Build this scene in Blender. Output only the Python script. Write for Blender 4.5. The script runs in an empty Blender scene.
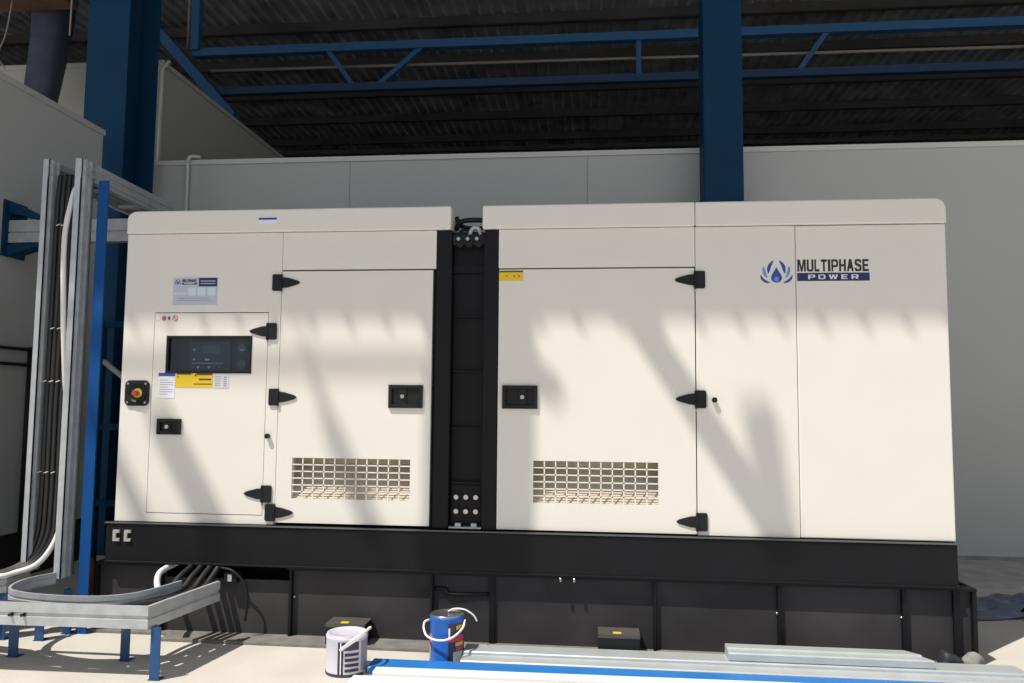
import bpy, bmesh, math, random
from mathutils import Vector, Matrix
random.seed(7)
SC = bpy.context.scene; COL = SC.collection

# ------------------------------------------------------------------ camera
F_PX, CX, CD, YAW, PIT, ROL = 800.13, 2.6419, 4.23, -.1042, .0805, .0093
fw = Vector((math.sin(YAW)*math.cos(PIT), math.cos(YAW)*math.cos(PIT), math.sin(PIT)))
rt = Vector((math.cos(YAW), -math.sin(YAW), 0)); up = rt.cross(fw)
R_ = rt*math.cos(ROL) + up*math.sin(ROL); U_ = -rt*math.sin(ROL) + up*math.cos(ROL)
cd = bpy.data.cameras.new('camera'); cam = bpy.data.objects.new('camera', cd); COL.objects.link(cam)
cd.sensor_width = 36; cd.lens = F_PX*36/1024; cd.clip_end = 200
m = Matrix((R_, U_, -fw)).transposed().to_4x4(); m.translation = Vector((CX, -CD, 1.25)); cam.matrix_world = m
SC.camera = cam

# ------------------------------------------------------------------ light
SUN_DIR = Vector((.4, .4, -1))
w = bpy.data.worlds.new('sky'); SC.world = w; w.use_nodes = True
bg = w.node_tree.nodes['Background']; bg.inputs[0].default_value = (.86, .93, 1, 1); bg.inputs[1].default_value = .53
sl = bpy.data.lights.new('sun', 'SUN'); sun = bpy.data.objects.new('sun', sl); COL.objects.link(sun)
sl.energy = 4.9; sl.color = (1, .925, .81); sl.angle = math.radians(.45)
sun.rotation_euler = SUN_DIR.to_track_quat('-Z', 'Y').to_euler(); sun.location = (-3, -8, 12)
vs = SC.view_settings; vs.view_transform = 'Standard'; vs.look = 'None'; vs.gamma = 1; vs.exposure = 0; vs.use_curve_mapping = False

# ------------------------------------------------------------------ materials
def mat(name, col, rough=.5, metal=0, var=0., scale=6, bump=0., bscale=40, col2=None, spec=.5, emit=None):
    M = bpy.data.materials.new(name); M.use_nodes = True; nt = M.node_tree; b = nt.nodes['Principled BSDF']
    b.inputs['Base Color'].default_value = (*col, 1); b.inputs['Roughness'].default_value = rough
    b.inputs['Metallic'].default_value = metal; b.inputs['Specular IOR Level'].default_value = spec
    tc = nt.nodes.new('ShaderNodeNewGeometry')
    if var or col2:
        n = nt.nodes.new('ShaderNodeTexNoise'); n.inputs['Scale'].default_value = scale; n.inputs['Detail'].default_value = 6
        nt.links.new(tc.outputs['Position'], n.inputs['Vector'])
        r = nt.nodes.new('ShaderNodeValToRGB'); r.color_ramp.elements[0].position = .35; r.color_ramp.elements[1].position = .68
        c2 = col2 or tuple(max(0, c*(1-var)) for c in col)
        r.color_ramp.elements[0].color = (*c2, 1); r.color_ramp.elements[1].color = (*col, 1)
        nt.links.new(n.outputs['Fac'], r.inputs['Fac']); nt.links.new(r.outputs['Color'], b.inputs['Base Color'])
    if bump:
        n = nt.nodes.new('ShaderNodeTexNoise'); n.inputs['Scale'].default_value = bscale; n.inputs['Detail'].default_value = 5
        nt.links.new(tc.outputs['Position'], n.inputs['Vector'])
        bp = nt.nodes.new('ShaderNodeBump'); bp.inputs['Strength'].default_value = bump; bp.inputs['Distance'].default_value = .01
        nt.links.new(n.outputs['Fac'], bp.inputs['Height']); nt.links.new(bp.outputs['Normal'], b.inputs['Normal'])
    return M
CREAM = mat('cream_paint', (.785, .76, .722), .42, var=.02, scale=3, bump=.02, bscale=300)
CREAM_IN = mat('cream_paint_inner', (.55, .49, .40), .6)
BLACK = mat('black_paint', (.0085, .009, .012), .5, var=.25, scale=5, bump=.03, bscale=60, spec=.22)
BLACK_DUSTY = mat('dusty_black_paint', (.050, .048, .053), .65, col2=(.026, .025, .028), scale=2.2, bump=.05, bscale=60, spec=.25)
RUBBER = mat('black_plastic', (.010, .011, .013), .5, spec=.3)
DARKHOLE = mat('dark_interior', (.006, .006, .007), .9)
GASKET = mat('gasket', (.03, .028, .026), .8)
CHROME = mat('worn_steel', (.55, .54, .52), .3, 1)
GALV = mat('galvanized_steel', (.52, .55, .59), .42, .3, var=.18, scale=14)
GALV_L = mat('light_channel_steel', (.50, .54, .57), .45, .3, var=.1, scale=9)
WHITE_P = mat('white_profile', (.85, .84, .82), .4)
BLUE = mat('blue_steel_paint', (.012, .075, .22), .45, var=.15, scale=4)
BLUE_COL = mat('blue_column_paint', (.006, .048, .116), .6, var=.15, scale=3, spec=.15)
BLUE_BR = mat('bright_blue_paint', (.02, .19, .58), .4, var=.1)
BLUE_D = mat('blue_truss_paint', (.022, .11, .27), .55)
PANEL = mat('wall_panel_paint', (.51, .515, .51), .55, var=.04, scale=1.2)
PANEL_D = mat('tall_wall_paint', (.42, .41, .38), .6)
PANEL_CAP = mat('panel_cap', (.62, .62, .60), .4)
CONCRETE = mat('pale_concrete', (.58, .555, .52), .85, col2=(.51, .485, .45), scale=2.5, bump=.15, bscale=30)
KERB = mat('grey_kerb', (.36, .35, .335), .9, var=.35, scale=10, bump=.3)
DIRTW = mat('dark_plinth', (.02, .02, .022), .9)
ROOFD = mat('roof_sheet', (.42, .44, .48), .85, var=.5, scale=1.5)
PURL = mat('purlin_steel', (.075, .07, .068), .75, var=.4, scale=1.2)
HALLW = mat('hall_wall', (.06, .06, .07), .9)
CABLE = mat('black_cable', (.02, .02, .022), .45)
CONDUIT = mat('white_conduit', (.72, .72, .74), .4)
TIE = mat('white_tie', (.75, .75, .75), .5)
YEL = mat('yellow_sticker', (.80, .56, .02), .5)
WHT = mat('white_sticker', (.80, .82, .90), .4)
SILV = mat('silver_plate', (.52, .56, .68), .35, .1)
NAVY = mat('navy_print', (.02, .02, .12), .5)
INK = mat('black_print', (.02, .02, .02), .5)
WPRINT = mat('white_print', (.75, .77, .82), .5)
LBLUE = mat('pale_blue_print', (.16, .28, .68), .5)
MBLUE = mat('blue_print', (.03, .07, .35), .5)
PINK = mat('red_print', (.6, .10, .15), .5)
RED = mat('red_button', (.50, .05, .04), .4)
LCD = mat('lcd_grey', (.10, .13, .16), .3)
GREEN = mat('green_mark', (.03, .25, .12), .5)
TIN_W = mat('white_tin_label', (.62, .60, .72), .35)
TIN_D = mat('tin_dark_print', (.035, .03, .07), .4)
TIN_B = mat('blue_tin_label', (.02, .13, .50), .35)
TIN_R = mat('tin_red_print', (.55, .03, .08), .4)
TIN_Y = mat('tin_yellow_print', (.7, .45, .03), .4)
TIN_M = mat('tin_metal', (.5, .5, .52), .3, .9)
ROCKG = mat('grey_rock', (.30, .30, .29), .9, var=.3, bump=.5, bscale=25)
ROCKD = mat('dark_rock', (.03, .035, .045), .6, var=.3)
TARP = mat('blue_plastic_sheet', (.17, .21, .31), .5, var=.45, scale=20)
ORANGE = mat('orange_brown_sack', (.35, .12, .05), .8, var=.3, scale=20)
DUCT = mat('dark_blue_duct', (.05, .065, .10), .6, var=.4, scale=5)
BROWN = mat('brown_wood', (.10, .05, .03), .9, var=.4, scale=5)
GLASS = bpy.data.materials.new('window_glass'); GLASS.use_nodes = True
nt = GLASS.node_tree; nt.nodes.clear(); o_ = nt.nodes.new('ShaderNodeOutputMaterial'); mx = nt.nodes.new('ShaderNodeMixShader')
tr = nt.nodes.new('ShaderNodeBsdfTransparent'); tr.inputs[0].default_value = (.75, .8, .85, 1); gl = nt.nodes.new('ShaderNodeBsdfGlossy'); gl.inputs['Roughness'].default_value = .05
mx.inputs[0].default_value = .05
nt.links.new(tr.outputs[0], mx.inputs[1]); nt.links.new(gl.outputs[0], mx.inputs[2]); nt.links.new(mx.outputs[0], o_.inputs[0])

# ------------------------------------------------------------------ helpers
ORG = {}
def bm_(): return bmesh.new()
def box(bm, x0, x1, y0, y1, z0, z1):
    v = [bm.verts.new((x, y, z)) for z in (z0, z1) for x, y in ((x0, y0), (x1, y0), (x1, y1), (x0, y1))]
    for f in ((0, 3, 2, 1), (4, 5, 6, 7), (0, 1, 5, 4), (1, 2, 6, 5), (2, 3, 7, 6), (3, 0, 4, 7)): bm.faces.new([v[i] for i in f])
    return bm
def bar(bm, p, q, wd, ht, upv=(0, 0, 1)):
    p, q = Vector(p), Vector(q); d = (q-p).normalized(); u0 = Vector(upv)
    s = d.cross(u0); s = s.normalized() if s.length > 1e-4 else Vector((1, 0, 0)); u = s.cross(d).normalized()
    v = [bm.verts.new(c + s*a*wd/2 + u*b*ht/2) for c in (p, q) for a, b in ((-1, -1), (1, -1), (1, 1), (-1, 1))]
    for f in ((0, 1, 2, 3), (7, 6, 5, 4), (0, 4, 5, 1), (1, 5, 6, 2), (2, 6, 7, 3), (3, 7, 4, 0)): bm.faces.new([v[i] for i in f])
    return bm
def prism(bm, pts, axis, a, b):
    """extrude a 2-D outline along an axis; the outline's plane is the two other axes in xyz order"""
    def P(u, v, t): return {'x': (t, u, v), 'y': (u, t, v), 'z': (u, v, t)}[axis]
    A = [bm.verts.new(P(u, v, a)) for u, v in pts]; B = [bm.verts.new(P(u, v, b)) for u, v in pts]; n = len(pts)
    bm.faces.new(A); bm.faces.new(B[::-1])
    for i in range(n): bm.faces.new((A[i], B[i], B[(i+1) % n], A[(i+1) % n]))
    return bm
def frame(bm, X0, X1, Z0, Z1, x0, x1, z0, z1, y0, y1):
    """a plate in the xz plane with a rectangular opening"""
    box(bm, X0, x0, y0, y1, Z0, Z1); box(bm, x1, X1, y0, y1, Z0, Z1)
    box(bm, x0, x1, y0, y1, Z0, z0); box(bm, x0, x1, y0, y1, z1, Z1); return bm
def tube(bm, pts, r, seg=10, r2=None):
    pts = [Vector(p) for p in pts]; rings = []; prev = None
    for i, p in enumerate(pts):
        d = (pts[min(i+1, len(pts)-1)] - pts[max(i-1, 0)]).normalized()
        if prev is None: s = d.orthogonal().normalized()
        else: s = (prev - d*prev.dot(d)).normalized()
        prev = s; t = d.cross(s); rr = r if r2 is None else r + (r2-r)*i/(len(pts)-1)
        rings.append([bm.verts.new(p + (s*math.cos(2*math.pi*k/seg) + t*math.sin(2*math.pi*k/seg))*rr) for k in range(seg)])
    for A, B in zip(rings, rings[1:]):
        for k in range(seg): bm.faces.new((A[k], A[(k+1) % seg], B[(k+1) % seg], B[k])).smooth = True
    bm.faces.new(rings[0][::-1]); bm.faces.new(rings[-1]); return bm
def smooth_path(pts, n=8):
    P = [Vector(p) for p in pts]; P = [P[0]*2-P[1]] + P + [P[-1]*2-P[-2]]; out = []
    for i in range(1, len(P)-2):
        a, b, c, d = P[i-1:i+3]
        for k in range(n):
            t = k/n; out.append(.5*((2*b) + (c-a)*t + (2*a-5*b+4*c-d)*t*t + (3*b-a-3*c+d)*t**3))
    return out + [P[-2]]
def lathe(bm, prof, cx, cy, seg=40, mi=None):
    rings = [[bm.verts.new((cx + r*math.cos(2*math.pi*k/seg), cy + r*math.sin(2*math.pi*k/seg), z)) for k in range(seg)] for r, z in prof]
    for A, B in zip(rings, rings[1:]):
        for k in range(seg): bm.faces.new((A[k], A[(k+1) % seg], B[(k+1) % seg], B[k])).smooth = True
    bm.faces.new(rings[0][::-1]); bm.faces.new(rings[-1]); return bm
def patch(bm, cx, cy, r, a0, a1, z0, z1, seg=10):
    """curved label patch standing just off a tin (angles in degrees, -90 faces the camera)"""
    V = []
    for k in range(seg+1):
        a = math.radians(a0 + (a1-a0)*k/seg); V.append([bm.verts.new((cx+r*math.cos(a), cy+r*math.sin(a), z)) for z in (z0, z1)])
    for A, B in zip(V, V[1:]): bm.faces.new((A[0], B[0], B[1], A[1])).smooth = True
    return bm
def obj(name, bm, m, parent=None, label=None, bevel=0, bseg=2):
    if not isinstance(bm, bpy.types.Mesh):
        bmesh.ops.recalc_face_normals(bm, faces=bm.faces)
        me = bpy.data.meshes.new(name); bm.to_mesh(me); bm.free()
    else: me = bm
    xs = [v.co for v in me.vertices]
    c = Vector([(min(v[i] for v in xs)+max(v[i] for v in xs))/2 for i in range(3)])
    if parent is None: c.z = min(v.z for v in xs)
    me.transform(Matrix.Translation(-c)); me.materials.append(m)
    o = bpy.data.objects.new(name, me); COL.objects.link(o); ORG[o.name] = c
    if parent: o.parent = parent; o.location = c - ORG[parent.name]
    else: o.location = c
    if label: o['label'] = label
    if bevel:
        b = o.modifiers.new('bevel', 'BEVEL'); b.width = bevel; b.segments = bseg; b.limit_method = 'ANGLE'
    return o
def tag(o, label, cat, group=None):
    o['label'] = label; o['category'] = cat
    if group: o['group'] = group
    return o
def thing(name, label, cat, loc, group=None):
    o = bpy.data.objects.new(name, None); COL.objects.link(o); o.location = loc; ORG[o.name] = Vector(loc); o.empty_display_size = .1
    return tag(o, label, cat, group)
def struct(name, bm, m, parent=None, bevel=0):
    o = obj(name, bm, m, parent, bevel=bevel); o['kind'] = 'structure'; return o
GLYPH = {  # outlines of block capitals on a 10 x 10 cell: lists of convex-enough polygons
 'L': [[(0, 0), (9, 0), (9, 2), (3, 2), (3, 10), (0, 10)]],
 'T': [[(3.5, 0), (6.5, 0), (6.5, 8), (10, 8), (10, 10), (0, 10), (0, 8), (3.5, 8)]],
 'I': [[(0, 0), (10, 0), (10, 10), (0, 10)]],
 'H': [[(0, 0), (3, 0), (3, 4.1), (7, 4.1), (7, 0), (10, 0), (10, 10), (7, 10), (7, 5.9), (3, 5.9), (3, 10), (0, 10)]],
 'E': [[(0, 0), (9, 0), (9, 1.9), (3, 1.9), (3, 4.1), (8.2, 4.1), (8.2, 5.9), (3, 5.9), (3, 8.1), (9, 8.1), (9, 10), (0, 10)]],
 'M': [[(0, 0), (2.2, 0), (2.2, 6.5), (4.1, 0), (5.9, 0), (7.8, 6.5), (7.8, 0), (10, 0), (10, 10), (6.9, 10), (5, 3.6), (3.1, 10), (0, 10)]],
 'U': [[(0, 10), (0, 2.2), (.7, .7), (2.6, 0), (7.4, 0), (9.3, .7), (10, 2.2), (10, 10), (7, 10), (7, 2.6), (6.3, 1.7), (3.7, 1.7), (3, 2.6), (3, 10)]],
 'A': [[(0, 0), (2.9, 0), (3.4, 2.2), (6.6, 2.2), (7.1, 0), (10, 0), (6.8, 10), (3.2, 10)]],
 'S': [[(0, 2.9), (0, 2), (.8, .5), (2.6, 0), (7.4, 0), (9.3, .6), (10, 2.2), (10, 3.9), (9.2, 5.2), (3.2, 6.9), (3, 7.7), (3.6, 8.3), (6.4, 8.3), (7, 7.7), (7, 7.0), (9.8, 7.0), (9.8, 8), (9, 9.4), (7.4, 10), (2.6, 10), (.7, 9.4), (.1, 7.8), (.1, 6.4), (.9, 5.2), (6.8, 3.4), (7, 2.4), (6.4, 1.7), (3.6, 1.7), (3, 2.3), (3, 2.9)]],
 'P': [[(0, 0), (2.6, 0), (2.6, 3.4), (7.6, 3.4), (9.4, 4.1), (10, 5.4), (10, 8), (9.4, 9.3), (7.6, 10), (0, 10), (0, 8.2), (6.6, 8.2), (7.2, 7.6), (7.2, 5.8), (6.6, 5.2), (2.6, 5.2), (2.6, 8.2), (0, 8.2)]],
 'O': [[(0, 5), (0, 2.2), (.8, .6), (2.6, 0), (7.4, 0), (9.2, .6), (10, 2.2), (10, 5), (7.6, 5), (7.6, 2.6), (7, 1.9), (3, 1.9), (2.4, 2.6), (2.4, 5)],
       [(0, 5), (2.4, 5), (2.4, 7.4), (3, 8.1), (7, 8.1), (7.6, 7.4), (7.6, 5), (10, 5), (10, 7.8), (9.2, 9.4), (7.4, 10), (2.6, 10), (.8, 9.4), (0, 7.8)]],
 'W': [[(0, 10), (2.1, 0), (4, 0), (5, 6.4), (6, 0), (7.9, 0), (10, 10), (7.9, 10), (6.9, 3.6), (5.9, 10), (4.1, 10), (3.1, 3.6), (2.1, 10)]],
 'R': [[(0, 0), (2.6, 0), (2.6, 3.4), (5.4, 3.4), (7.2, 0), (10, 0), (8.2, 3.6), (9.6, 4.4), (10, 5.4), (10, 8), (9.4, 9.3), (7.6, 10), (0, 10), (0, 8.2), (6.6, 8.2), (7.2, 7.6), (7.2, 5.8), (6.6, 5.2), (2.6, 5.2), (2.6, 8.2), (0, 8.2)]]}
def text_mesh(txt, x0, x1, z0, z1, y, gap=.14, th=.0008):
    """flat block capitals filling the box x0..x1, z0..z1"""
    wd = {'I': .36, 'M': 1.25, 'W': 1.35, 'L': .8, 'T': .9}; tot = sum(wd.get(c, 1) for c in txt) + gap*(len(txt)-1); u = (x1-x0)/tot; x = x0; b = bm_()
    for c in txt:
        w_ = wd.get(c, 1)*u
        for P in GLYPH[c]: prism(b, [(x+px/10*w_, z0+pz/10*(z1-z0)) for px, pz in P], 'y', y-th, y)
        x += w_+gap*u
    return b

# ------------------------------------------------------------------ the setting
EY = -2.535                                                            # the eave's distance in front of the generator
struct('floor', box(bm_(), -20, 24, -16, 32, -.2, 0), CONCRETE)
b = bm_(); xs = -17.; prof = []
while xs < 21: prof += [(xs, 8.04), (xs+.135, 8.04), (xs+.185, 7.975), (xs+.202, 7.975)]; xs += .208
top = [(x, z+.05) for x, z in prof][::-1]
V0 = [b.verts.new((x, EY, z)) for x, z in prof]; V1 = [b.verts.new((x+.0, 32, z)) for x, z in prof]
for i in range(len(prof)-1): b.faces.new((V0[i], V0[i+1], V1[i+1], V1[i]))
o = struct('ceiling', b, ROOFD); s = o.modifiers.new('s', 'SOLIDIFY'); s.thickness = .02; s.offset = 1
# walls of the dark hall
struct('wall_back', box(bm_(), -17, 21, 31.9, 32.1, 0, 8), HALLW)
struct('wall_far_left', box(bm_(), -17.1, -17, 2.8, 32, 0, 8), HALLW)
struct('wall_far_right', box(bm_(), 21, 21.1, 2.8, 32, 0, 8), HALLW)
# cold-store panel walls
def panel_wall(name, x0, x1, y0, y1, z0, z1, seams=()):
    o = struct(name, box(bm_(), x0, x1, y0, y1, z0, z1), PANEL)
    return o
wp = panel_wall('wall_panel_rear', -1.585, 12, 2.80, 2.90, .06, 3.49)
b = bm_(); box(b, -1.585, 12, 2.785, 2.915, 3.485, 3.53); struct('trim_1', b, PANEL_CAP, wp)
b = bm_()
for x in (.39, 2.57): box(b, x, x+.004, 2.797, 2.803, .06, 3.485)
struct('trim_2', b, KERB, wp)
struct('baseboard_rear', box(bm_(), -1.585, 12, 2.77, 2.95, 0, .06), KERB)
wl = panel_wall('wall_left', -1.52, -1.42, -.95, 1.86, .33, 3.48)
struct('trim_3', box(bm_(), -1.535, -1.405, -.96, 1.87, 3.455, 3.5), PANEL, wl)
struct('baseboard_left', box(bm_(), -1.50, -1.44, -.95, 1.86, 0, .33), DIRTW)
ws = bm_(); box(ws, -12, -1.6, 3.0, 3.1, 0, 4.58); box(ws, -1.7, -1.6, 3.1, 9, 0, 4.58)
wt = struct('wall_tall_box', ws, PANEL_D)
cp = bm_(); box(cp, -12, -1.585, 2.985, 3.1, 4.56, 4.61); box(cp, -1.7, -1.585, 3.1, 9, 4.56, 4.61); struct('trim_4', cp, PANEL_D, wt)
# unseen bars added above the eave to throw the slanting shadows
def shadow_bar(n, p, q, wd, t):
    """an added, unseen bar placed where the sun carries its shadow from p to q on the front of the generator"""
    P = Vector((p[0], 0, p[1])) - SUN_DIR*t; Q = Vector((q[0], 0, q[1])) - SUN_DIR*t
    struct('trim_%d' % n, bar(bm_(), P, Q, wd, .04, (0, 1, 0)) , BLUE_D)
shadow_bar(5, (2.64, 2.05), (3.60, .56), .13, 7.2)
shadow_bar(6, (2.03, .35), (2.03, 2.0), .56, 6.6)
shadow_bar(7, (3.48, 1.24), (3.585, .50), .15, 10.)
shadow_bar(13, (2.22, 1.50), (2.44, 1.32), .11, 8)
shadow_bar(8, (-.3, 1.47), (1.85, 1.47), .05, 9.5)
shadow_bar(9, (.22, 1.20), (.62, .50), .16, 10)
shadow_bar(10, (1.05, 1.6), (1.30, .9), .06, 12)
shadow_bar(11, (1.22, 1.12), (1.50, .50), .12, 12)
shadow_bar(12, (-.10, 1.1), (.2, .55), .09, 12)

# ------------------------------------------------------------------ hall steelwork
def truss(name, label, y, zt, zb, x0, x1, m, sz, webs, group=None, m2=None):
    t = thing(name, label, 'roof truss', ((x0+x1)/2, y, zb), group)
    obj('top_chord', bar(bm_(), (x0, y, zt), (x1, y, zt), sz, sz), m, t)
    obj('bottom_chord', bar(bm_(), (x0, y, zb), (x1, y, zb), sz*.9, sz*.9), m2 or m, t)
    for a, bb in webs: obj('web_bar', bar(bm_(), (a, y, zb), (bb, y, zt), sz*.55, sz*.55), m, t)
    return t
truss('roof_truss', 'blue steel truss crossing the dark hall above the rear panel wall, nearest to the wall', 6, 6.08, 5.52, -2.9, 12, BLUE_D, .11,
      [(-.6, -1.0), (-.3, .35), (3.2, 3.2), (5.2, 5.6), (8, 8.3)], m2=mat('shaded_chord_blue', (.012, .05, .13), .6))  # bottom chord's shade is put into a darker blue
truss('roof_truss', 'dark steel truss with V shaped webs far back in the dark hall', 15, 7.6, 6.2, -16, 20, PURL, .10,
      [(x+s*.55, x) if s else (x, x) for x in [k*2.2-15 for k in range(16)] for s in (-1, 0, 1)])
t = thing('sloping_brace', 'blue diagonal steel brace beside the left blue column in the dark hall', 'brace', (-2.6, 5.9, 5.2))
obj('brace_bar', bar(bm_(), (-3.95, 5.9, 7.0), (-2.25, 5.9, 5.12), .13, .13, (0, 1, 0)), BLUE_D, t)
obj('post', bar(bm_(), (-2.85, 5.95, 6.1), (-2.85, 5.95, 8), .11, .11, (0, 1, 0)), BLUE_D, t)
tag(obj('pipe', tube(bm_(), [(-2.7, 6.1, 5.87), (12, 6.1, 5.79)], .022, 8), mat('pale_pipe', (.26, .23, .21), .5)),
    'thin pale pipe running level between the two chords of the blue roof truss', 'pipe')
tag(obj('hanging_conduit', tube(bm_(), [(-3.05, 6.1, 8), (-3.05, 6.1, 6.2)], .022, 8), bpy.data.materials['pale_pipe']),
    'thin pale conduit dropping from the ceiling at the left end of the blue truss', 'pipe')
pm = None; P0 = None
for k in range(14):
    y = 9.0 + k*1.5
    if P0 is None:
        b = bm_(); box(b, -17, 21, y-.04, y+.04, 7.80, 7.82); box(b, -17, 21, y-.04, y-.03, 7.80, 7.98); P0 = obj('roof_purlin', b, PURL); o = P0
    else:
        o = P0.copy(); COL.objects.link(o); o.location.y = y
    tag(o, 'dim steel purlin under the dark hall roof, ' + ['frontmost', 'second', 'third', 'fourth', 'fifth', 'sixth', 'seventh', 'eighth', 'ninth', 'tenth', 'eleventh', 'twelfth', 'thirteenth', 'rearmost'][k] + (' of all' if k in (0, 13) else ' from the front'), 'purlin', 'purlins under the dark hall roof')
# columns
def hcol(name, label, x0, x1, y0, y1, z1):
    t = thing(name, label, 'column', ((x0+x1)/2, (y0+y1)/2, 0))
    b = bm_(); box(b, x0, x1, y0, y0+.02, .02, z1); box(b, x0, x1, y1-.02, y1, .02, z1); box(b, (x0+x1)/2-.01, (x0+x1)/2+.01, y0+.02, y1-.02, .02, z1)
    obj('shaft', b, BLUE_COL, t); obj('base_plate', box(bm_(), x0-.05, x1+.05, y0-.05, y1+.05, 0, .02), BLUE_COL, t); return t
t = hcol('steel_column', 'wide dark blue steel H column at the end of the left panel wall', -1.77, -1.39, 2.1, 2.58, 8)
t = thing('steel_column', 'blue box steel column rising behind the generator roof right of centre', 'column', (3.72, 2.6, 0))
obj('shaft', box(bm_(), 3.545, 3.87, 2.46, 2.74, .02, 8), BLUE_COL, t, bevel=.01)
obj('base_plate', box(bm_(), 3.5, 3.92, 2.42, 2.76, 0, .02), BLUE_COL, t)
# pipes and duct on the left
tag(obj('drain_pipe', tube(bm_(), smooth_path([(-1.16, 2.76, 1.2), (-1.16, 2.76, 3.3), (-1.155, 2.75, 3.50), (-1.13, 2.76, 3.555), (-1.06, 2.8, 3.56)], 5), .016, 8), PANEL_CAP),
    'thin hooked pale pipe climbing the rear wall beside the generator top left corner', 'pipe')
b = bm_()
for dx in (0, .05): tube(b, [(-1.62+dx, 2.955, 3.4), (-1.62+dx, 2.955, 4.5), (-1.58+dx, 3.0, 4.6)], .018, 8)
tag(obj('twin_pipes', b, PANEL_CAP), 'pair of thin pale pipes down the corner of the tall panel wall', 'pipe')
b = bm_(); tube(b, smooth_path([(-2.40, 2.5, 7.9), (-2.40, 2.5, 5.2), (-2.42, 2.5, 4.6), (-2.50, 2.5, 3.95)], 6), .215, 20, .14)
tag(obj('air_duct', b, DUCT), 'dark blue wrapped duct hanging down behind the left panel wall', 'duct')
b = box(bm_(), -3.4, -2.0, 1.9, 2.3, 4.78, 5.3)
tag(obj('brown_board', b, BROWN, bevel=.03), 'brown board fixed high up at the top left corner', 'board')
tag(obj('hanging_wire', tube(bm_(), smooth_path([(-2.42, 2.0, 4.75), (-2.46, 2.0, 4.45), (-2.52, 2.0, 4.25), (-2.45, 2.0, 4.12)], 5), .006, 6), bpy.data.materials['pale_pipe']),
    'thin curved wire hanging below the brown board left of the duct', 'wire')
tag(obj('hanging_wire', tube(bm_(), [(-1.93, 2.1, 5.6), (-1.94, 2.1, 4.45)], .008, 6), bpy.data.materials['pale_pipe']),
    'straight wire hanging between the dark duct and the left blue column', 'wire')
b = bm_()
for z in (1.62, 1.51): tube(b, [(-1.40, -.9, z), (-1.40, 1.12, z)], .012, 8)
tube(b, [(-1.40, 1.12, 1.64), (-1.40, 1.12, .3)], .014, 8)
tag(obj('wall_pipes', b, RUBBER), 'black pipes running level along the left panel wall', 'pipe')

# ------------------------------------------------------------------ generator
G = thing('generator_set', 'large cream steel enclosed generator on a black base', 'generator', (2.2, .8, .385))
X0, X1, D = 0.0, 4.42, 1.6
def lid(x0, x1, rl, rr, label=None):
    z0, z1 = 2.202, 2.331; r = .055; pts = [(x0, z0)]
    pts += [(x1, z0)]
    if rr: pts += [(x1-r+r*math.cos(a), z1-r+r*math.sin(a)) for a in [math.pi/2*k/6 for k in range(7)]]
    else: pts += [(x1, z1)]
    if rl: pts += [(x0+r-r*math.sin(a), z1-r+r*math.cos(a)) for a in [math.pi/2*k/6 for k in range(7)]]
    else: pts += [(x0, z1)]
    return obj('roof_cover', prism(bm_(), pts, 'y', -.014, D+.014), CREAM, G, bevel=.008)
l1 = lid(.0, 1.862, True, False); l2 = lid(2.034, 3.1615, False, False); l3 = lid(3.1635, X1, False, True)
obj('sticker', box(bm_(), .778, .882, -.0155, -.014, 2.246, 2.281), WHT, l1, 'small blue and white sticker')
o = obj('sticker_print', box(bm_(), .778, .882, -.0165, -.0155, 2.270, 2.281), MBLUE, l1)
T = .035
# shell
obj('end_panel', box(bm_(), X0, X0+.03, T, D, .60, 2.20), CREAM, G)
obj('end_panel', box(bm_(), X1-.03, X1, T, D, .60, 2.20), CREAM, G)
obj('rear_panel', box(bm_(), X0+.03, X1-.03, D-.03, D, .60, 2.20), CREAM, G)
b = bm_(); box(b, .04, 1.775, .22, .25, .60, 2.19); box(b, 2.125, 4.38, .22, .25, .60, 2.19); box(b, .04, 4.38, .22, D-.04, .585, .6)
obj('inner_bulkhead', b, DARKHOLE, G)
b = bm_()  # backing strips behind the seams
for x in (.185, .845, .917, 3.161, 3.673): box(b, x-.02, x+.02, T, T+.01, .60, 2.2)
for x0, x1, z in ((.17, .86, 1.752), (.17, .86, .649), (.91, 1.77, 1.985), (2.12, 3.16, 1.984)): box(b, x0, x1, T, T+.01, z-.02, z+.02)
obj('gasket', b, GASKET, G)
# fixed panels (front faces at y = 0)
b = bm_(); frame(b, X0+.004, .9155, .600, 2.199, .184, .848, .646, 1.755, 0, T); lp = obj('side_panel', b, CREAM, G)
obj('upper_panel', box(bm_(), .918, 1.782, 0, T, 1.990, 2.199), CREAM, G)
obj('upper_panel', box(bm_(), 2.124, 3.1605, 0, T, 1.989, 2.199), CREAM, G)
mp = obj('side_panel', box(bm_(), 3.1635, 3.6715, 0, T, .600, 2.199), CREAM, G, bevel=.002)
rp = obj('side_panel', box(bm_(), 3.6745, X1-.002, 0, T, .600, 2.199), CREAM, G, bevel=.006)
def hinge(parent, x, z, side, sc=1.):
    """square leaf at the seam x, pointed leaf on side (+1 right / -1 left)"""
    b = bm_(); s = side
    q = [(x-s*.052, z-.040), (x-s*.052, z+.040), (x-s*.046, z+.046), (x+s*.002, z+.046), (x+s*.002, z-.046), (x-s*.046, z-.046)]
    prism(b, q, 'y', -.011, 0)
    q = [(x+s*.002, z-.030), (x+s*.002, z+.030), (x+s*.035, z+.027), (x+s*.085, z+.013), (x+s*.100, z+.006), (x+s*.104, z),
         (x+s*.100, z-.006), (x+s*.085, z-.013), (x+s*.035, z-.027)]
    prism(b, q, 'y', -.008, 0)
    tube(b, [(x, -.009, z-.046), (x, -.009, z+.046)], .007, 10)
    h = obj('hinge', b, RUBBER, parent, bevel=.003)
    obj('hinge_pin', tube(bm_(), [(x, -.006, z-.062), (x, -.006, z-.046)], .004, 8), CHROME, parent)
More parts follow.
